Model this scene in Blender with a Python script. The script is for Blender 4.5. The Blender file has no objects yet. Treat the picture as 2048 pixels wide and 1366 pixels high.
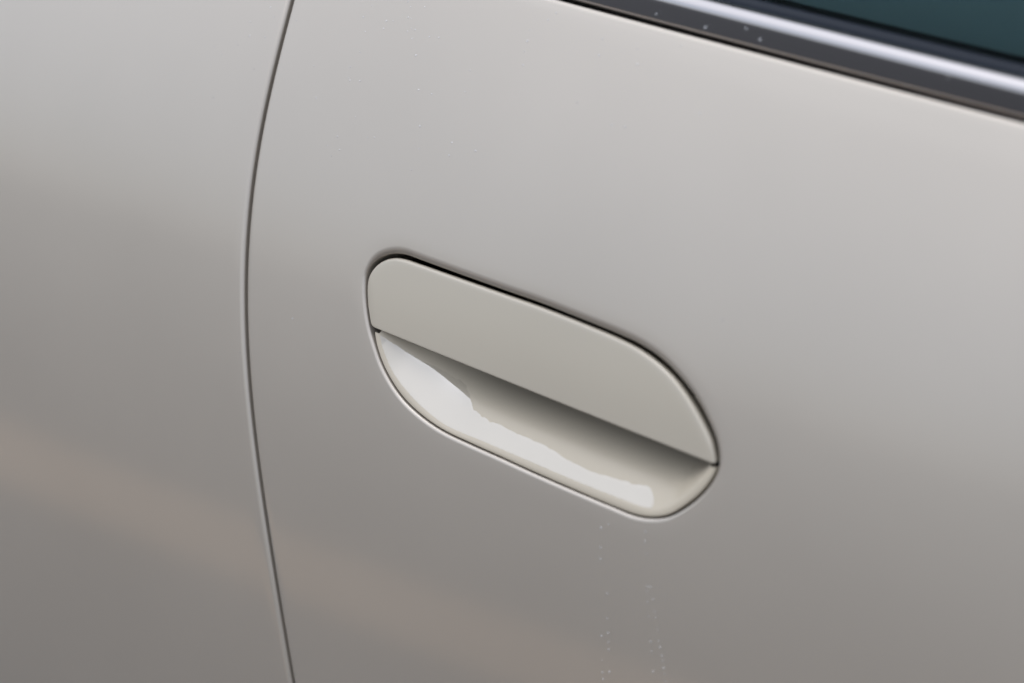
import bpy, math, random
import numpy as np
from mathutils import Matrix, Vector

# ------------------------------------------------------------------ camera
scene = bpy.context.scene
RIGHT = np.array([0.730, 0.683, 0.000])
FWD = np.array([-0.622, 0.665, -0.411])
FWD /= np.linalg.norm(FWD)
RIGHT -= FWD * RIGHT.dot(FWD); RIGHT /= np.linalg.norm(RIGHT)
UP = np.cross(RIGHT, FWD)
DIST = 0.98
TARGET = np.array([0.0, 0.0, 0.85])          # a point on the door skin
CAM = TARGET - FWD * DIST
FPX = 4836.0                                  # 85 mm on a 36 mm sensor, in photo pixels
cam_data = bpy.data.cameras.new('camera')
cam_data.lens = 85.0
cam_data.sensor_width = 36.0
cam_data.clip_start = 0.02
cam_data.clip_end = 3000.0
cam = bpy.data.objects.new('camera', cam_data)
scene.collection.objects.link(cam)
m = Matrix.Identity(4)
for i in range(3):
    m[i][0] = RIGHT[i]; m[i][1] = UP[i]; m[i][2] = -FWD[i]; m[i][3] = CAM[i]
cam.matrix_world = m
scene.camera = cam
cam_data.dof.use_dof = True
cam_data.dof.focus_distance = 1.035
cam_data.dof.aperture_fstop = 5.6

# ------------------------------------------------------------------ light
world = bpy.data.worlds.new('World')
scene.world = world
world.use_nodes = True
wn, wl = world.node_tree.nodes, world.node_tree.links
bg = wn['Background']
sky = wn.new('ShaderNodeTexSky')
sky.sky_type = 'NISHITA'
sky.sun_disc = False
SUN_EL, SUN_AZ = 74.0, 223.0                  # azimuth clockwise from +Y
sky.sun_elevation = math.radians(SUN_EL)
sky.sun_rotation = math.radians(SUN_AZ)
sky.air_density = 1.0
sky.dust_density = 2.0
hsv = wn.new('ShaderNodeHueSaturation')       # a grey overcast sky
hsv.inputs['Saturation'].default_value = 0.30
wl.new(sky.outputs['Color'], hsv.inputs['Color'])
# luminance of an overcast sky: the zenith brighter than the horizon
wtc = wn.new('ShaderNodeTexCoord'); wsep = wn.new('ShaderNodeSeparateXYZ')
wl.new(wtc.outputs['Generated'], wsep.inputs[0])
wma = wn.new('ShaderNodeMath'); wma.operation = 'MULTIPLY_ADD'; wma.use_clamp = False
wma.inputs[1].default_value = 0.35; wma.inputs[2].default_value = 0.92
wl.new(wsep.outputs['Z'], wma.inputs[0])
wmx = wn.new('ShaderNodeMath'); wmx.operation = 'MAXIMUM'; wmx.inputs[1].default_value = 0.3
wl.new(wma.outputs[0], wmx.inputs[0])
wvm = wn.new('ShaderNodeVectorMath'); wvm.operation = 'SCALE'
wl.new(hsv.outputs['Color'], wvm.inputs[0]); wl.new(wmx.outputs[0], wvm.inputs['Scale'])
wtn = wn.new('ShaderNodeVectorMath'); wtn.operation = 'MULTIPLY'; wtn.inputs[1].default_value = (0.955, 0.985, 1.06)   # cool cloud light
wl.new(wvm.outputs[0], wtn.inputs[0])
wl.new(wtn.outputs[0], bg.inputs['Color'])
bg.inputs['Strength'].default_value = 0.15

sun_data = bpy.data.lights.new('sun', 'SUN')
sun_data.energy = 0.6
sun_data.angle = math.radians(95)
sun_data.color = (1.0, 0.995, 0.985)
sun = bpy.data.objects.new('sun', sun_data)
scene.collection.objects.link(sun)
el, az = math.radians(SUN_EL), math.radians(SUN_AZ)
sdir = Vector((math.sin(az) * math.cos(el), math.cos(az) * math.cos(el), math.sin(el)))
sun.rotation_euler = sdir.to_track_quat('Z', 'Y').to_euler()

vs = scene.view_settings
vs.view_transform = 'Standard'
vs.look = 'None'
vs.gamma = 1.0
vs.use_curve_mapping = False
vs.exposure = 0.69
scene.render.engine = 'CYCLES'
scene.cycles.max_bounces = 12
scene.cycles.use_denoising = True

# ------------------------------------------------------------------ materials
def new_mat(name):
    mt = bpy.data.materials.new(name)
    mt.use_nodes = True
    nt = mt.node_tree
    return mt, nt.nodes, nt.links, nt.nodes['Principled BSDF']

def set_in(b, **kw):
    for k, v in kw.items():
        key = k.replace('_', ' ')
        b.inputs[key].default_value = v

def paint_material(name, col, peel=0.02, coat_rough=0.10, rough=0.52, metal=0.62, ior=1.5):
    mt, n, l, b = new_mat(name)
    set_in(b, Roughness=rough, Metallic=metal, Coat_Weight=1.0, Coat_Roughness=coat_rough, Coat_IOR=ior)
    b.inputs['Specular IOR Level'].default_value = 0.15
    tc = n.new('ShaderNodeTexCoord')
    # faint uneven film of dust and pigment
    nz = n.new('ShaderNodeTexNoise'); nz.inputs['Scale'].default_value = 9.0; nz.inputs['Detail'].default_value = 5
    l.new(tc.outputs['Object'], nz.inputs['Vector'])
    rp = n.new('ShaderNodeValToRGB')
    c = np.array(col)
    rp.color_ramp.elements[0].position = 0.3; rp.color_ramp.elements[0].color = (*(c * 0.975), 1)
    rp.color_ramp.elements[1].position = 0.7; rp.color_ramp.elements[1].color = (*(c * 1.02), 1)
    l.new(nz.outputs['Fac'], rp.inputs['Fac'])
    l.new(rp.outputs['Color'], b.inputs['Base Color'])
    # orange peel in the clear coat
    pz = n.new('ShaderNodeTexNoise'); pz.inputs['Scale'].default_value = 420.0; pz.inputs['Detail'].default_value = 2
    l.new(tc.outputs['Object'], pz.inputs['Vector'])
    bp = n.new('ShaderNodeBump'); bp.inputs['Strength'].default_value = peel; bp.inputs['Distance'].default_value = 0.0004
    l.new(pz.outputs['Fac'], bp.inputs['Height'])
    l.new(bp.outputs['Normal'], b.inputs['Coat Normal'])
    return mt

def plain_material(name, col, rough, metallic=0.0, spec=0.5, bump=0.0, scale=300.0):
    mt, n, l, b = new_mat(name)
    set_in(b, Roughness=rough, Metallic=metallic)
    b.inputs['Base Color'].default_value = (*col, 1)
    b.inputs['Specular IOR Level'].default_value = spec
    if bump:
        tc = n.new('ShaderNodeTexCoord')
        nz = n.new('ShaderNodeTexNoise'); nz.inputs['Scale'].default_value = scale; nz.inputs['Detail'].default_value = 4
        l.new(tc.outputs['Object'], nz.inputs['Vector'])
        bp = n.new('ShaderNodeBump'); bp.inputs['Strength'].default_value = bump; bp.inputs['Distance'].default_value = 0.0004
        l.new(nz.outputs['Fac'], bp.inputs['Height'])
        l.new(bp.outputs['Normal'], b.inputs['Normal'])
    return mt

PAINT = (0.437, 0.396, 0.338)
M_paint = paint_material('beige_paint', PAINT)
M_handle = paint_material('beige_flap_paint', (0.415, 0.375, 0.302), peel=0.03, coat_rough=0.12, metal=0.25, ior=1.45)
M_cup = paint_material('beige_cup_plastic', (0.43, 0.382, 0.298), peel=0.06, coat_rough=0.25, metal=0.0, ior=1.3)
M_black = plain_material('black_plastic', (0.012, 0.012, 0.012), 0.6, spec=0.05)
M_rubber = plain_material('black_rubber', (0.006, 0.010, 0.017), 0.5, spec=0.2, bump=0.15)
M_trim = plain_material('polished_trim', (0.37, 0.357, 0.355), 0.07, metallic=1.0, bump=0.02, scale=60)
M_cabin = plain_material('dark_cabin_lining', (0.22, 0.235, 0.235), 0.8, bump=0.2)

M_glass, n, l, b = new_mat('tinted_window_glass')
set_in(b, Roughness=0.0, IOR=1.08)
b.inputs['Transmission Weight'].default_value = 1.0
b.inputs['Base Color'].default_value = (0.42, 0.56, 0.575, 1)

def water_material(name, ior, peel, glint_white=0.0):
    """Clear water lying on paint: what is under it shows through, its surface mirrors by Fresnel."""
    mt = bpy.data.materials.new(name); mt.use_nodes = True
    n, l = mt.node_tree.nodes, mt.node_tree.links
    n.clear()
    out = n.new('ShaderNodeOutputMaterial'); mix = n.new('ShaderNodeMixShader'); fr = n.new('ShaderNodeFresnel')
    tr = n.new('ShaderNodeBsdfTransparent'); gl = n.new('ShaderNodeBsdfGlossy')
    gl.inputs['Roughness'].default_value = 0.02
    tr.inputs['Color'].default_value = (0.97, 0.975, 0.98, 1)
    fr.inputs['IOR'].default_value = ior
    if peel:
        tc = n.new('ShaderNodeTexCoord'); nz = n.new('ShaderNodeTexNoise')
        nz.inputs['Scale'].default_value = 700.0; nz.inputs['Detail'].default_value = 3
        l.new(tc.outputs['Object'], nz.inputs['Vector'])
        bp = n.new('ShaderNodeBump'); bp.inputs['Strength'].default_value = peel; bp.inputs['Distance'].default_value = 0.0002
        l.new(nz.outputs['Fac'], bp.inputs['Height']); l.new(bp.outputs['Normal'], gl.inputs['Normal']); l.new(bp.outputs['Normal'], fr.inputs['Normal'])
    geo = n.new('ShaderNodeNewGeometry'); inv = n.new('ShaderNodeMath'); inv.operation = 'SUBTRACT'; inv.inputs[0].default_value = 1.0
    l.new(geo.outputs['Backfacing'], inv.inputs[1])
    mul = n.new('ShaderNodeMath'); mul.operation = 'MULTIPLY'
    l.new(fr.outputs[0], mul.inputs[0]); l.new(inv.outputs[0], mul.inputs[1])      # no mirror from within the water
    l.new(mul.outputs[0], mix.inputs[0])
    if glint_white:                                  # white mixed into the colour, standing for the beads' bright refracted glint
        df = n.new('ShaderNodeBsdfDiffuse'); df.inputs['Color'].default_value = (0.93, 0.94, 0.95, 1)
        m2 = n.new('ShaderNodeMixShader'); m2.inputs[0].default_value = glint_white
        l.new(tr.outputs[0], m2.inputs[1]); l.new(df.outputs[0], m2.inputs[2]); tr = m2
    l.new(tr.outputs[0], mix.inputs[1]); l.new(gl.outputs[0], mix.inputs[2])
    l.new(mix.outputs[0], out.inputs['Surface'])
    return mt
M_water = water_material('rain_water', 1.7, 0.0, 0.21)
M_film = water_material('water_film', 2.2, 0.04)

# wet asphalt
M_asphalt, n, l, b = new_mat('damp_asphalt')
tc = n.new('ShaderNodeTexCoord')
nz = n.new('ShaderNodeTexNoise'); nz.inputs['Scale'].default_value = 60.0; nz.inputs['Detail'].default_value = 8
l.new(tc.outputs['Object'], nz.inputs['Vector'])
rp = n.new('ShaderNodeValToRGB')
rp.color_ramp.elements[0].position = 0.3; rp.color_ramp.elements[0].color = (0.015, 0.015, 0.016, 1)
rp.color_ramp.elements[1].position = 0.75; rp.color_ramp.elements[1].color = (0.041, 0.040, 0.039, 1)
l.new(nz.outputs['Fac'], rp.inputs['Fac']); l.new(rp.outputs['Color'], b.inputs['Base Color'])
b.inputs['Roughness'].default_value = 0.5
b.inputs['Specular IOR Level'].default_value = 0.22
bp = n.new('ShaderNodeBump'); bp.inputs['Strength'].default_value = 0.2; bp.inputs['Distance'].default_value = 0.004
l.new(nz.outputs['Fac'], bp.inputs['Height']); l.new(bp.outputs['Normal'], b.inputs['Normal'])

M_strip, n, l, b = new_mat('terracotta_paving')
tc = n.new('ShaderNodeTexCoord')
bk = n.new('ShaderNodeTexNoise'); bk.inputs['Scale'].default_value = 6.0; bk.inputs['Detail'].default_value = 6
l.new(tc.outputs['Object'], bk.inputs['Vector'])
rp = n.new('ShaderNodeValToRGB')
rp.color_ramp.elements[0].color = (0.44, 0.27, 0.14, 1)
rp.color_ramp.elements[1].color = (0.54, 0.35, 0.20, 1)
l.new(bk.outputs['Fac'], rp.inputs['Fac']); l.new(rp.outputs['Color'], b.inputs['Base Color'])
b.inputs['Roughness'].default_value = 0.7

# ------------------------------------------------------------------ helpers
C = scene.collection

def make_obj(name, verts, faces, mat, parent=None, smooth=True):
    me = bpy.data.meshes.new(name)
    me.from_pydata([tuple(map(float, v)) for v in verts], [], [tuple(map(int, f)) for f in faces])
    me.validate()
    if smooth:
        me.polygons.foreach_set('use_smooth', [True] * len(me.polygons))
    me.materials.append(mat)
    o = bpy.data.objects.new(name, me)
    C.objects.link(o)
    if parent is not None:
        o.parent = parent
        o.matrix_parent_inverse = parent.matrix_world.inverted()
    return o

def make_empty(name, loc, parent=None):
    o = bpy.data.objects.new(name, None)
    o.empty_display_size = 0.05
    C.objects.link(o)
    if parent is not None:
        o.parent = parent
        o.location = Vector(loc) - parent.location
    else:
        o.location = loc
    return o

# ------------------------------------------------------------------ the body side as a surface
# Section of the body side: lean angle (positive = skin leans inwards, faces the sky) along arc length s.
S_TAB = np.linspace(-0.75, 0.75, 3001)
KAPPA = 0.60 + (1.75 - 0.60) / (1 + np.exp(-(S_TAB + 0.09) / 0.035))
_ds = S_TAB[1] - S_TAB[0]
LEAN = np.concatenate([[0], np.cumsum(0.5 * (KAPPA[1:] + KAPPA[:-1]) * _ds)])
S_APEX = -0.03
LEAN_ALL = 13.2
LEAN = LEAN - np.interp(S_APEX, S_TAB, LEAN)
LEAN = LEAN + math.radians(LEAN_ALL)
LEAN = np.clip(LEAN, math.radians(-30), math.radians(40))
def _cum(v):
    return np.concatenate([[0], np.cumsum(0.5 * (v[1:] + v[:-1]) * _ds)])
Z_TAB = _cum(np.cos(LEAN)); Y_TAB = _cum(np.sin(LEAN))
Z_TAB += 0.85 - np.interp(0.0, S_TAB, Z_TAB)
Y_TAB -= np.interp(0.0, S_TAB, Y_TAB)

def plan(x):                                   # gentle bow of the car's side in plan
    return 0.04 * np.asarray(x) ** 2
def plan_d(x):
    return 0.08 * np.asarray(x)

TWIST = -0.15                                  # the skin turns up a little more towards the rear

def surf(x, s, h=0.0):
    """Point h metres inside the skin above the surface coordinates (x along the car, s up the section)."""
    x = np.asarray(x, float); s = np.asarray(s, float)
    y = np.interp(s, S_TAB, Y_TAB); z = np.interp(s, S_TAB, Z_TAB); a = np.interp(s, S_TAB, LEAN)
    p = np.stack([x, y + plan(x) + TWIST * x * (z - 0.85), z], -1)
    nrm = np.stack([-(plan_d(x) + TWIST * (z - 0.85)), np.ones_like(a), -(np.tan(a) + TWIST * x)], -1)    # inwards
    nrm /= np.linalg.norm(nrm, axis=-1, keepdims=True)
    return p + nrm * np.asarray(h, float)[..., None]

def locate(px, py, h=0.0):
    """Surface coordinates of the point of the skin (h deep) on the sight line of a photo pixel."""
    d = FWD * FPX + RIGHT * (px - 1024.0) - UP * (py - 683.0)
    d = d / np.linalg.norm(d)
    lo, hi = 0.3, 2.5
    x, s = 0.0, 0.0
    def F(t):
        p = CAM + d * t
        q = np.interp(p[2], Z_TAB, S_TAB)
        yz = math.tan(np.interp(q, S_TAB, LEAN)) + TWIST * p[0]
        return p[1] - (np.interp(q, S_TAB, Y_TAB) + plan(p[0]) + TWIST * p[0] * (p[2] - 0.85) + h * math.sqrt(1 + yz * yz))
    for _ in range(50):
        c = 0.5 * (lo + hi)
        if F(c) > 0: hi = c
        else: lo = c
    p = CAM + d * lo
    x, s = p[0], float(np.interp(p[2], Z_TAB, S_TAB))
    for _ in range(3):                         # foot of the point on the skin
        e = p - surf(x, s, h)
        x += e[0]; s += e[2] / math.cos(np.interp(s, S_TAB, LEAN))
    return np.array([x, s])

def locate_list(pts, h=0.0):
    return np.array([locate(x, y, h) for x, y in pts])

def spline(pts, closed=False, per=40):
    """Centripetal Catmull-Rom through the points."""
    P = np.asarray(pts, float)
    n_ = len(P)
    if closed:
        Q = np.vstack([P[-1:], P, P[:2]]); segs = n_
    else:
        Q = np.vstack([2 * P[0] - P[1], P, 2 * P[-1] - P[-2]]); segs = n_ - 1
    out = []
    for i in range(segs):
        p0, p1, p2, p3 = Q[i], Q[i + 1], Q[i + 2], Q[i + 3]
        t0 = 0.0
        t1 = t0 + max(np.linalg.norm(p1 - p0), 1e-9) ** 0.5
        t2 = t1 + max(np.linalg.norm(p2 - p1), 1e-9) ** 0.5
        t3 = t2 + max(np.linalg.norm(p3 - p2), 1e-9) ** 0.5
        for t in np.linspace(t1, t2, per, endpoint=False):
            A1 = (t1 - t) / (t1 - t0) * p0 + (t - t0) / (t1 - t0) * p1
            A2 = (t2 - t) / (t2 - t1) * p1 + (t - t1) / (t2 - t1) * p2
            A3 = (t3 - t) / (t3 - t2) * p2 + (t - t2) / (t3 - t2) * p3
            B1 = (t2 - t) / (t2 - t0) * A1 + (t - t0) / (t2 - t0) * A2
            B2 = (t3 - t) / (t3 - t1) * A2 + (t - t1) / (t3 - t1) * A3
            out.append((t2 - t) / (t2 - t1) * B1 + (t - t1) / (t2 - t1) * B2)
    if not closed:
        out.append(P[-1])
    return np.array(out)

def resample(P, n_, closed=False):
    Q = np.vstack([P, P[:1]]) if closed else P
    d = np.concatenate([[0], np.cumsum(np.linalg.norm(np.diff(Q, axis=0), axis=1))])
    t = np.linspace(0, d[-1], n_, endpoint=not closed)
    return np.stack([np.interp(t, d, Q[:, 0]), np.interp(t, d, Q[:, 1])], -1)

def smooth_closed(P, it):
    for _ in range(it):
        P = 0.5 * P + 0.25 * (np.roll(P, 1, 0) + np.roll(P, -1, 0))
    return P

def smooth_open(P, it):
    P = P.copy()
    for _ in range(it):
        P[1:-1] = 0.5 * P[1:-1] + 0.25 * (P[2:] + P[:-2])
    return P

def normals2d(P, closed=True):
    """Unit normals pointing outwards of a closed curve (or to the left of an open one's travel, made consistent)."""
    if closed:
        t = np.roll(P, -1, 0) - np.roll(P, 1, 0)
    else:
        t = np.gradient(P, axis=0)
    n_ = np.stack([t[:, 1], -t[:, 0]], -1)
    n_ /= np.linalg.norm(n_, axis=1, keepdims=True)
    if closed:
        area = 0.5 * np.sum(P[:, 0] * np.roll(P[:, 1], -1) - np.roll(P[:, 0], -1) * P[:, 1])
        if area < 0:
            n_ = -n_
    return n_

def ring_faces(rows, cols, closed=True, flip=False):
    f = []
    cc = cols if closed else cols - 1
    for r in range(rows - 1):
        for c in range(cc):
            a = r * cols + c; b_ = r * cols + (c + 1) % cols
            q = (a, b_, b_ + cols, a + cols)
            f.append(q[::-1] if flip else q)
    return f

# ------------------------------------------------------------------ outlines read off the photograph, laid on the skin
FLAP_TOP = [(737, 610), (735, 578), (737, 557), (742, 545), (752, 531.5), (764, 522.5), (776, 517.5), (791, 515.5),
            (806, 517.5), (844, 530), (926, 559), (1010, 588.5), (1080, 613), (1162, 645), (1236, 676), (1277, 697), (1316, 725),
            (1350, 758), (1381, 800), (1409, 849), (1425, 884), (1432, 912)]
FLAP_BL, FLAP_BR = (743.5, 653), (1432.5, 930)
CUP_OUT = [(749, 663), (749.5, 670), (754, 693), (766, 728), (786.6, 767), (811, 800), (844, 830.7), (885, 859.4), (940, 886),
           (1000, 913), (1060, 940.5), (1142, 976.5), (1224, 1011), (1275, 1030), (1306, 1034), (1337, 1029.5), (1367.6, 1012),
           (1398, 987.5), (1419, 962), (1430, 942), (1431.5, 934)]
CUP_IN = [(758.5, 667), (766, 698), (784, 742), (810, 779), (847.5, 818.5), (893, 852.5), (966, 884), (1027.6, 910.5),
          (1059, 924), (1141, 959), (1223, 992), (1285.6, 1015), (1306, 1018), (1335, 1012.5), (1365, 993), (1393, 967),
          (1412, 946), (1421.5, 933.5)]
HOLE = [(732, 578), (733.5, 552), (741, 533), (754, 519), (770, 511), (790, 507.5), (810, 510), (846, 523), (926, 552), (1010, 582),
        (1080, 606.5), (1162, 639), (1236, 669), (1285, 693), (1326, 722), (1362, 759), (1393, 800), (1417, 845), (1433, 885),
        (1438.5, 918), (1436, 945), (1425, 967), (1402.5, 993), (1370, 1018), (1338, 1033.8), (1306, 1037.2), (1272.5, 1032.3), (1223.5, 1012.8),
        (1141.5, 978.3), (1059.5, 942.3), (999.5, 914.8), (939.2, 887.9), (884, 861), (842.5, 832.2), (809.4, 801.3), (784.9, 768), (764.2, 728.6), (752, 693.2),
        (741, 655), (734, 612)]
GAP = [(609, -80), (590, 0), (566, 90), (542, 190), (522, 290), (508, 380), (500, 460), (497, 530), (496.5, 600), (499, 680),
       (504, 760), (512, 850), (522, 940), (536, 1040), (551, 1130), (567, 1220), (580, 1300), (591, 1366), (606, 1450)]
BELT = [(1050, -18), (1130, 4), (1400, 76), (1600, 129), (1800, 181.5), (2048, 246), (2200, 286)]

# ------------------------------------------------------------------ the car
car = make_empty('car', (0, 0.4, 0.0))
car['label'] = 'pale beige car side with a flush door handle and polished window trim'
car['category'] = 'car'
bpy.context.view_layer.update()
handle = make_empty('door_handle', (0.0, 0.0, 0.85), car)
window = make_empty('window', (0.25, 0.06, 1.02), car)
bpy.context.view_layer.update()

# -- door skin -----------------------------------------------------
gap_xs = spline(locate_list(GAP, 0.001), per=12)
# fair the gap and carry it on beyond the frame, up and down
def extend_gap(g, s_lo, s_hi):
    g = g[np.argsort(-g[:, 1])]
    k = np.polyfit(g[:, 1], g[:, 0], 5)
    ss = np.linspace(g[0, 1], g[-1, 1], 200)
    mid = np.stack([np.polyval(k, ss), ss], -1)
    st = (mid[0, 0] - mid[8, 0]) / (mid[0, 1] - mid[8, 1]); sb = (mid[-1, 0] - mid[-9, 0]) / (mid[-1, 1] - mid[-9, 1])
    top = [(mid[0, 0] + st * (v - mid[0, 1]), v) for v in np.linspace(s_hi, mid[0, 1], 30, endpoint=False)]
    bot = [(mid[-1, 0] + sb * (v - mid[-1, 1]), v) for v in np.linspace(mid[-1, 1], s_lo, 31)[1:]]
    return np.vstack([top, mid, bot])
S_LO, S_HI = -0.46, 0.42
gap_line = extend_gap(gap_xs, S_LO, S_HI)
belt_xs = locate_list(BELT, 0.001)
kb = np.polyfit(belt_xs[:, 0], belt_xs[:, 1], 2)
def belt_s(x):
    return np.polyval(kb, np.clip(x, -0.2, 0.45)) + np.where(x > 0.45, (x - 0.45) * np.polyval(np.polyder(kb), 0.45), 0)
gx = lambda s: np.interp(s, gap_line[::-1, 1], gap_line[::-1, 0])
X_R = 0.75
s_corner = 0.2
for _ in range(30):
    s_corner = float(belt_s(gx(s_corner)))

hole = smooth_closed(resample(spline(locate_list(HOLE, 0.0012), closed=True), 720, True), 6)
hn = normals2d(hole)

# closed outer boundary of the door: gap, sill line, far edge, belt
g_part = gap_line[gap_line[:, 1] < s_corner]
g_part = np.vstack([[gx(s_corner), s_corner], g_part])
bnd = [g_part,
       np.stack([np.linspace(gx(S_LO), X_R, 200), np.full(200, S_LO)], -1)[1:],
       np.stack([np.full(120, X_R), np.linspace(S_LO, float(belt_s(np.array(X_R))), 120)], -1)[1:],
       np.stack([np.linspace(X_R, gx(s_corner), 300), belt_s(np.linspace(X_R, gx(s_corner), 300))], -1)[1:-1]]
bnd = resample(np.vstack(bnd), 6000, True)

centre = hole.mean(0)
def boundary_hits(P):
    """Boundary point that lies in the direction of each P from the hole's centre."""
    th_b = np.unwrap(np.arctan2(bnd[:, 1] - centre[1], bnd[:, 0] - centre[0]))
    th = np.arctan2(P[:, 1] - centre[1], P[:, 0] - centre[0])
    o = np.argsort(np.mod(th_b, 2 * math.pi))
    tb = np.mod(th_b, 2 * math.pi)[o]; bb = bnd[o]
    tb = np.concatenate([tb[-1:] - 2 * math.pi, tb, tb[:1] + 2 * math.pi]); bb = np.vstack([bb[-1:], bb, bb[:1]])
    t = np.mod(th, 2 * math.pi)
    return np.stack([np.interp(t, tb, bb[:, 0]), np.interp(t, tb, bb[:, 1])], -1)

R_E = 0.0013                                  # rolled outer edge of the door
# rolled rim of the handle opening: softer along the top and the front
R_H = 0.0012 + 0.0018 * np.clip(hn[:, 1] * 0.9 + hn[:, 0] * 0.35, 0, 1)
rows = []
for h in (0.022, 0.012, 0.006, 0.004):
    rows.append((hole, np.full(720, h)))
for k in range(10):                           # quarter ellipse
    a = k / 9 * math.pi / 2
    rows.append((hole + hn * (1.3 * R_H * (1 - math.cos(a)))[:, None], R_H * (1 - math.sin(a))))
base_ring = hole + hn * 0.0085
rows.append((base_ring, np.zeros(720)))
outer = boundary_hits(base_ring)
on = normals2d(outer)
for _ in range(3):
    on = 0.5 * on + 0.25 * (np.roll(on, 1, 0) + np.roll(on, -1, 0))
on /= np.linalg.norm(on, axis=1, keepdims=True)
inner_edge = outer - on * R_E * 1.6
for t in np.concatenate([np.linspace(0, 0.25, 14)[1:], np.linspace(0.25, 1, 26)[1:]]):
    rows.append((base_ring + (inner_edge - base_ring) * t, np.zeros(720)))
for k in range(1, 9):
    a = k / 8 * math.pi / 2
    rows.append((outer - on * R_E * 1.6 * (1 - math.sin(a)), np.full(720, R_E * (1 - math.cos(a)))))
rows.append((outer, np.full(720, 0.008)))
rows.append((outer, np.full(720, 0.020)))
V = np.vstack([surf(p[:, 0], p[:, 1], h) for p, h in rows])
door = make_obj('door', V, ring_faces(len(rows), 720), M_paint, car)

# -- rear quarter panel on the far side of the gap ----------------------
GAPW = 0.0025
tg = np.gradient(gap_line, axis=0)
gn = np.stack([-tg[:, 1], tg[:, 0]], -1); gn /= np.linalg.norm(gn, axis=1, keepdims=True)
if gn[:, 0].mean() > 0: gn = -gn              # towards the rear (-x)
qe = resample(gap_line + gn * GAPW, 500)
tq = np.gradient(qe, axis=0); qn = np.stack([-tq[:, 1], tq[:, 0]], -1); qn /= np.linalg.norm(qn, axis=1, keepdims=True)
if qn[:, 0].mean() > 0: qn = -qn
rows = [(qe, 0.024), (qe, 0.014), (qe, 0.006)]
R_Q = 0.0016
for k in range(9):
    a = k / 8 * math.pi / 2
    rows.append((qe + qn * R_Q * 1.5 * (1 - math.cos(a)), R_Q * (1 - math.sin(a))))
last = qe + qn * R_Q * 1.5
for t in np.linspace(0, 1, 40)[1:]:
    far = np.stack([np.full(500, -0.75), qe[:, 1]], -1)
    rows.append((last + (far - last) * t ** 1.3, 0.0))
V = np.vstack([surf(p[:, 0], p[:, 1], np.full(len(p), h)) for p, h in rows])
quarter = make_obj('rear_quarter_panel', V, ring_faces(len(rows), 500, False, True), M_paint, car)

# -- rubber seal deep in the gap ---------------------------------------
gs = resample(gap_line + gn * GAPW * 0.5, 200)
rows = []
for k in range(9):
    a = math.pi * k / 8
    rows.append((gs + gn[0] * 0.012 * math.cos(a), np.full(200, 0.020 - 0.006 * math.sin(a))))
V = np.vstack([surf(p[:, 0], p[:, 1], h) for p, h in rows])
make_obj('door_seal', V, ring_faces(len(rows), 200, False), M_rubber, car)

# -- handle flap ---------------------------------------------------------
def flap_depth(P):
    """Flap sits a little deep along its top edge and flush along its grip edge."""
    A, B = locate(*FLAP_BL), locate(*FLAP_BR)
    d = (B - A) / np.linalg.norm(B - A)
    nn = np.array([-d[1], d[0]])
    dist = (P - A) @ nn
    return 0.0004 + 0.0008 * np.clip(dist / 0.045, 0, 1.3)

top_c = spline(locate_list(FLAP_TOP, 0.0016), per=30)
bl, br = locate(*FLAP_BL, 0.0006), locate(*FLAP_BR, 0.0006)
poly = np.vstack([top_c, np.linspace(br, bl, 200)])
flap = resample(poly, 900, True)
flap = smooth_closed(flap, 16)
fn = normals2d(flap)
fc = flap.mean(0)
rows = []
_d = (br - bl) / np.linalg.norm(br - bl)
R_F = 0.0004 + 0.0012 * np.clip(((flap - bl) @ np.array([-_d[1], _d[0]]) - 0.0015) / 0.008, 0, 1)
R_F = R_F[:, None]
for h in (0.0050, 0.0030):
    rows.append((flap - fn * 0.0004, flap_depth(flap) + h))
for k in range(8):
    a = k / 7 * math.pi / 2
    rows.append((flap - fn * R_F * (1 - math.cos(a)), flap_depth(flap) + R_F[:, 0] * (1 - math.sin(a))))
inn = flap - fn * R_F
for t in np.linspace(0, 1, 26)[1:]:
    p = inn + (fc - inn) * t * 0.9995
    rows.append((p, flap_depth(p)))
V = np.vstack([surf(p[:, 0], p[:, 1], h) for p, h in rows])
F = ring_faces(len(rows), 900, True, True)
F.append(tuple(range(900)))                   # back of the flap
make_obj('handle_flap', V, F, M_handle, handle)

def bowl(bq, deep):
    """Depth of the scoop across its width: a sloping lip that runs into a deep, nearly level floor."""
    d = 0.60 * bq + deep * bq ** 3.5
    return np.where(d < 1.1, d, 1.1 + 0.25 * (1 - np.exp(-(d - 1.1) / 0.25)))

# -- handle cup ----------------------------------------------------------
NA = 420
LIP = 0.0009
co = smooth_open(resample(spline(locate_list(CUP_OUT, LIP), per=30), NA), 6)
ci = smooth_open(resample(spline(locate_list(CUP_IN, LIP + 0.0006), per=30), NA), 6)
dline = (br - bl) / np.linalg.norm(br - bl)
nline = np.array([-dline[1], dline[0]])
u = np.linspace(0, 1, NA)
u_in = (ci - bl) @ dline / np.linalg.norm(br - bl)
u_in = np.clip(u_in, 0.0, 1.0)
back_h = 0.007 * np.clip(np.sin(math.pi * np.clip(u_in, 0.0, 1.0)), 0, 1) ** 0.5 + 0.0015
ct = bl + np.outer(u_in * 0.985 + 0.008, br - bl) + nline * back_h[:, None]
W = np.linalg.norm(ct - ci, axis=1)
W = smooth_open(np.stack([W, W], -1), 30)[:, 0]
_t = np.clip((u_in - 0.12) / 0.30, 0, 1)
deep = 0.15 + 1.65 * _t * _t * (3 - 2 * _t)     # the scoop is shallower at its rear end
rows = [(co, np.full(NA, 0.012)), (co, np.full(NA, 0.004))]
R_C = 0.0006
inward = ci - co
il = np.linalg.norm(inward, axis=1, keepdims=True); inward = inward / il
for k in range(6):
    a = k / 5 * math.pi / 2
    rows.append((co + inward * R_C * (1 - math.cos(a)), LIP + R_C * (1 - math.sin(a))))
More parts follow.
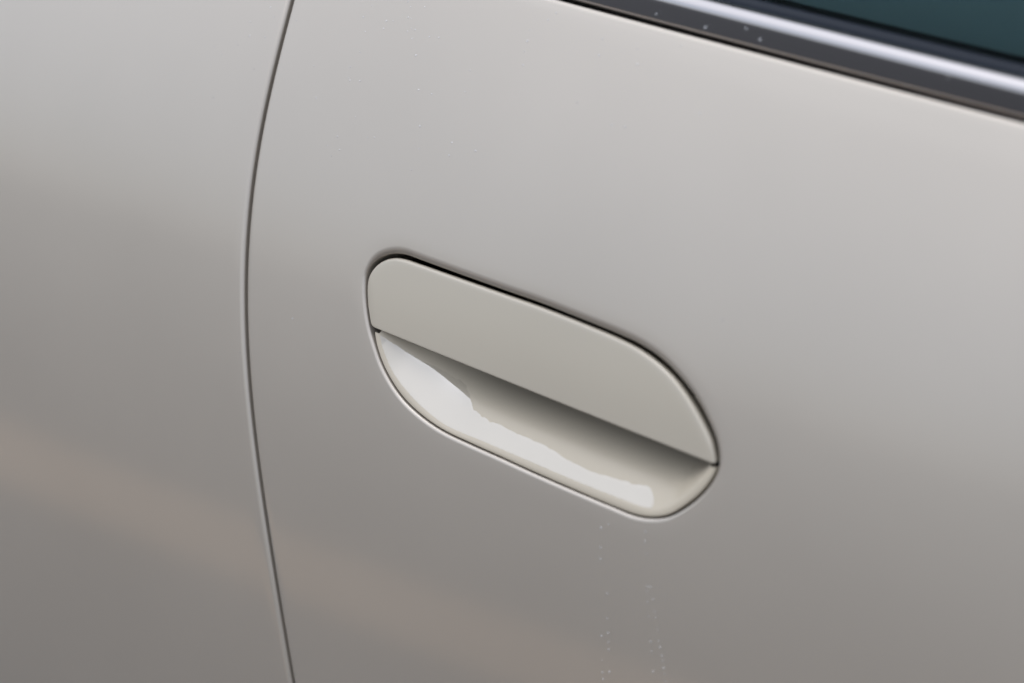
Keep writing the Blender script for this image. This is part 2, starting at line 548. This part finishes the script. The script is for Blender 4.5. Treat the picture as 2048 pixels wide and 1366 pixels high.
rows.append((co + (ci - co) * 0.6, np.full(NA, LIP + 0.0001)))
lip2 = ci
for bq in np.linspace(0, 1, 48):
    p = lip2 + (ct - lip2) * bq
    h = LIP + 0.0006 + W * bowl(bq, deep)
    # round the shoulder between lip and bowl
    rows.append((p, h))
V = np.vstack([surf(p[:, 0], p[:, 1], h) for p, h in rows])
make_obj('handle_cup', V, ring_faces(len(rows), NA, False, False), M_cup, handle)

# -- dark housing behind the handle ----------------------------------------
ho = hole + hn * 0.006
rows = [(ho, np.full(720, 0.016)), (ho, np.full(720, 0.070)), (centre + (ho - centre) * 0.5, np.full(720, 0.074)),
        (centre + (ho - centre) * 0.001, np.full(720, 0.074))]
V = np.vstack([surf(p[:, 0], p[:, 1], h) for p, h in rows])
make_obj('handle_housing', V, ring_faces(len(rows), 720), M_black, handle)

# -- thin film of rain water lying in the cup -----------------------------------
FILM_TOP = [(762, 671), (780, 683), (803, 697), (844, 722), (885, 740.5), (905.6, 748.7), (922, 759), (934, 771), (939.4, 787.7), (941.5, 804),
            (946, 820.5), (967, 834.8), (998, 851), (1039, 867.6), (1070, 882.5), (1101, 898.4), (1142, 923), (1183, 943.5),
            (1224, 953.8), (1265, 967), (1290, 970.5), (1301, 978), (1306.5, 990), (1308, 1002), (1305, 1013)]
ft = np.array(FILM_TOP)
film_poly = np.vstack([ft, np.array(CUP_IN[:13])[::-1] + np.array([-2.0, 3.0])])
def project(P):
    d = P - CAM
    zc = d @ FWD
    return np.stack([1024 + FPX * (d @ RIGHT) / zc, 683 - FPX * (d @ UP) / zc], -1)
def inside(Q, poly):
    x, y = Q[:, 0], Q[:, 1]
    c = np.zeros(len(Q), bool)
    j = len(poly) - 1
    for i in range(len(poly)):
        xi, yi = poly[i]; xj, yj = poly[j]
        hit = ((yi > y) != (yj > y)) & (x < (xj - xi) * (y - yi) / (yj - yi + 1e-12) + xi)
        c ^= hit
        j = i
    return c
NF, NB, NR = 1100, 300, 22
af = np.linspace(0, NA - 1, NF)
def at_a(arr):
    if arr.ndim == 1:
        return np.interp(af, np.arange(NA), arr)
    return np.stack([np.interp(af, np.arange(NA), arr[:, k]) for k in range(arr.shape[1])], -1)
ci_f, ct_f, W_f, deep_f = at_a(ci), at_a(ct), at_a(W), at_a(deep)
def cup_point(bq, lift, sel=slice(None)):
    p = ci_f[sel] + (ct_f[sel] - ci_f[sel]) * bq[:, None]
    h = LIP + 0.0006 + W_f[sel] * bowl(bq, deep_f[sel]) - lift
    return surf(p[:, 0], p[:, 1], h)
b_hi = np.full(NF, -1.0)
for bq in np.linspace(0.02, 1, NB):
    pos = project(cup_point(np.full(NF, bq), np.zeros(NF)))
    b_hi = np.where(inside(pos, film_poly), bq, b_hi)
rf = np.random.RandomState(3)
jag = np.zeros(NF)                             # ragged, beaded edge where the film breaks off
for step_, amp in ((2, 0.005), (5, 0.008), (14, 0.009), (40, 0.009)):
    kn = rf.uniform(-1, 1, NF // step_ + 2)
    jag += amp * np.interp(np.arange(NF) / step_, np.arange(len(kn)), kn)
cols = np.where(b_hi > 0.03)[0]
cols = np.arange(cols[0], cols[-1] + 1)
top_b = np.clip(b_hi[cols] + jag[cols] * np.clip((b_hi[cols] - 0.05) / 0.2, 0, 1), 0.012, 0.97)
rows = []
for r in np.linspace(0, 1, NR):
    edge = np.clip(min(r / 0.05, (1 - r) / 0.08), 0, 1)
    rows.append(cup_point(0.008 + (top_b - 0.008) * r, np.full(len(cols), 0.00003 + 0.00005 * edge), cols))
film = make_obj('water_film', np.vstack(rows), ring_faces(NR, len(cols), False), M_film)
film['label'] = 'thin bright film of rain water with a ragged edge lying in the handle cup'
film['category'] = 'water film'

# -- window trim, seal, glass ------------------------------------------
X_L = float(gx(s_corner)) + 0.001
xs = np.linspace(X_L, X_R, 300)
bs = belt_s(xs)
def belt_sweep(profile, name, mat, parent):
    """profile: (distance above the belt line, depth inside the skin), swept along the belt."""
    rows = [(np.stack([xs, bs + d], -1), np.full(300, h)) for d, h in profile]
    V = np.vstack([surf(p[:, 0], p[:, 1], h) for p, h in rows])
    return make_obj(name, V, ring_faces(len(rows), 300, False), mat, parent)
trim_prof = [(0.0018, 0.014), (0.0018, 0.0042), (0.0019, 0.0032), (0.0022, 0.0025), (0.0028, 0.0020)]
trim_prof += [(d, 0.0020 - 0.54 * (d - 0.0028)) for d in np.linspace(0.0032, 0.0090, 10)]
# rolled upper edge
a0 = math.atan(0.54); rr = 0.0050
d0, h0 = 0.0090, 0.0020 - 0.54 * 0.0062
cd, ch = d0 + rr * math.sin(a0), h0 + rr * math.cos(a0)
trim_prof += [(cd + rr * math.sin(a), ch - rr * math.cos(a)) for a in np.linspace(-a0 + 0.1, math.radians(88), 22)]
trim_prof += [(cd + rr - 0.0002, 0.014)]
belt_sweep(trim_prof, 'window_trim', M_trim, window)
seal_prof = [(0.0150, 0.012), (0.0156, 0.0060), (0.0166, 0.0052), (0.0186, 0.0052), (0.0204, 0.0058), (0.0212, 0.0070), (0.0214, 0.012), (0.021, 0.018)]
belt_sweep(seal_prof, 'window_seal', M_rubber, window)
glass_prof = [(d, 0.0125) for d in np.linspace(0.012, 0.30, 40)] + [(d, 0.0165) for d in np.linspace(0.30, 0.012, 40)]
belt_sweep(glass_prof, 'window_glass', M_glass, window)
card_prof = [(-0.05, 0.050), (0.020, 0.045), (0.029, 0.032), (0.031, 0.040), (0.020, 0.10)]
belt_sweep(card_prof, 'door_card', M_black, window)

# -- cabin lining behind everything, so that nothing shows daylight from behind ------------------
lin = [(0.11, 0.10), (0.12, 0.30), (0.12, 1.00), (0.42, 1.03), (0.55, 1.06), (0.60, 1.35), (0.30, 1.46)]
V, F = [], []
for x in np.linspace(-0.75, X_R, 12):
    for y, z in lin:
        V.append((x, y + float(plan(x)), z))
nl = len(lin)
for i in range(11):
    for j in range(nl - 1):
        F.append((i * nl + j, (i + 1) * nl + j, (i + 1) * nl + j + 1, i * nl + j + 1))
make_obj('cabin_lining', V, F, M_cabin, car, smooth=False)

# ------------------------------------------------------------------ ground
def sheet(name, x0, x1, y0, y1, z, mat):
    o = make_obj(name, [(x0, y0, z), (x1, y0, z), (x1, y1, z), (x0, y1, z)], [(0, 1, 2, 3)], mat, smooth=False)
    o['kind'] = 'structure'
    return o
sheet('ground', -400, 400, -400, 400, 0.0, M_asphalt)
sheet("paving_strip", -40, 40, -1.60, -1.27, 0.004, M_strip)

# ------------------------------------------------------------------ rain droplets
def drop_mesh(name, flat):
    V, F = [(0, 0, flat)], []
    nseg, nring = 10, 4
    for r in range(1, nring + 1):
        a = r / nring * math.pi / 2
        for k in range(nseg):
            t = 2 * math.pi * k / nseg
            V.append((math.sin(a) * math.cos(t), math.sin(a) * math.sin(t), math.cos(a) * flat))
    for k in range(nseg):
        F.append((0, 1 + k, 1 + (k + 1) % nseg))
    for r in range(nring - 1):
        for k in range(nseg):
            a = 1 + r * nseg + k; b_ = 1 + r * nseg + (k + 1) % nseg
            F.append((a, a + nseg, b_ + nseg, b_))
    me = bpy.data.meshes.new(name)
    me.from_pydata(V, [], F)
    me.polygons.foreach_set('use_smooth', [True] * len(me.polygons))
    me.materials.append(M_water)
    return me
DROP = drop_mesh('water_droplet', 0.62)

def add_drop(px, py, r, label, group, h=0.0, above=None):
    x, s = locate(px, py, h)
    p = surf(x, s, h); q = surf(x, s, h - 0.01)
    o = bpy.data.objects.new('water_droplet', DROP)
    C.objects.link(o)
    nrm = Vector((q - p).tolist()).normalized()
    o.location = Vector(p.tolist()) - nrm * r * 0.02
    o.rotation_euler = nrm.to_track_quat('Z', 'Y').to_euler()
    o.scale = (r, r * 1.08, r)
    o['label'] = label; o['category'] = 'droplet'; o['group'] = group
    return o
rnd = random.Random(7)
UPPER = [(720, 104), (628, 132), (701, 134), (697, 156), (720, 162), (632, 196), (711, 234), (675, 273), (735, 275), (749, 275), (654, 291),
         (663, 312), (679, 300), (832, 111), (940, 141), (930, 184), (904, 285), (951, 302), (837, 180), (864, 188), (840, 253), (838, 297),
         (898, 311), (823, 340), (821, 14), (822, 37), (850, 14), (773, 42), (786, 42), (767, 57), (816, 35), (815, 63), (830, 60), (823, 57),
         (825, 77), (730, 64), (727, 34), (859, 74), (878, 75), (816, 3), (1205, 78), (1275, 98), (1275, 129), (1198, 111), (1362, 92),
         (1154, 205), (1224, 250), (1250, 254), (1400, 227), (1049, 103), (1055, 82), (1060, 60), (1046, 130), (700, 161), (744, 12),
         (1445, 640), (593, 41), (585, 637), (1096, 40), (1113, 26)]
for (x, y) in UPPER:
    add_drop(x, y, rnd.uniform(0.00028, 0.00052), 'tiny clear rain droplet on the pale door skin above the handle', 'droplets on the upper door')
LOWER = [(1202, 1056), (1217, 1049), (1201, 1095), (1201, 1118), (1215, 1187), (1215, 1237), (1203, 1272), (1216, 1266), (1217, 1284),
         (1217, 1299), (1204, 1321), (1205, 1345), (1206, 1358), (1219, 1344), (1290, 1083), (1294, 1108), (1294, 1174), (1301, 1174),
         (1294, 1183), (1306, 1199), (1298, 1235), (1311, 1235), (1315, 1260), (1301, 1283), (1317, 1282), (1303, 1303), (1326, 1322),
         (1306, 1343), (1329, 1347), (1331, 1363), (1291, 1064), (1320, 1294), (1324, 1312), (1327, 1336), (1295, 1204), (1309, 1224)]
for (x, y) in LOWER:
    add_drop(x, y, rnd.uniform(0.00026, 0.00052), 'tiny clear droplet in a trickle down the door below the handle', 'droplets trickling below the handle')
SIDE = [(501, 44), (499, 72), (541, 15), (548, 34), (476, 90), (508, 138), (429, 94), (427, 195), (530, 75), (444, 109), (480, 705)]
for (x, y) in SIDE:
    add_drop(x, y, rnd.uniform(0.00028, 0.00045), 'tiny clear rain droplet on the panel behind the door gap', 'droplets on the rear panel')

TRIM = [(1315, 6, -0.6), (1312, 28, -0.4), (1527, 55, -1.3), (1411, 55, -0.3), (1594, 64, -1.8), (1665, 80, -1.6), (1897, 155, -1.0), (1967, 161, -1.7),
        (1766, 115, -0.8), (1493, 57, -0.6), (1520, 79, 0.2)]
for i, (x, y, hm) in enumerate(TRIM):
    o = add_drop(x, y, rnd.uniform(0.00035, 0.0007), 'clear rain droplet clinging to the polished window trim', 'droplets on the window trim', h=hm / 1000)
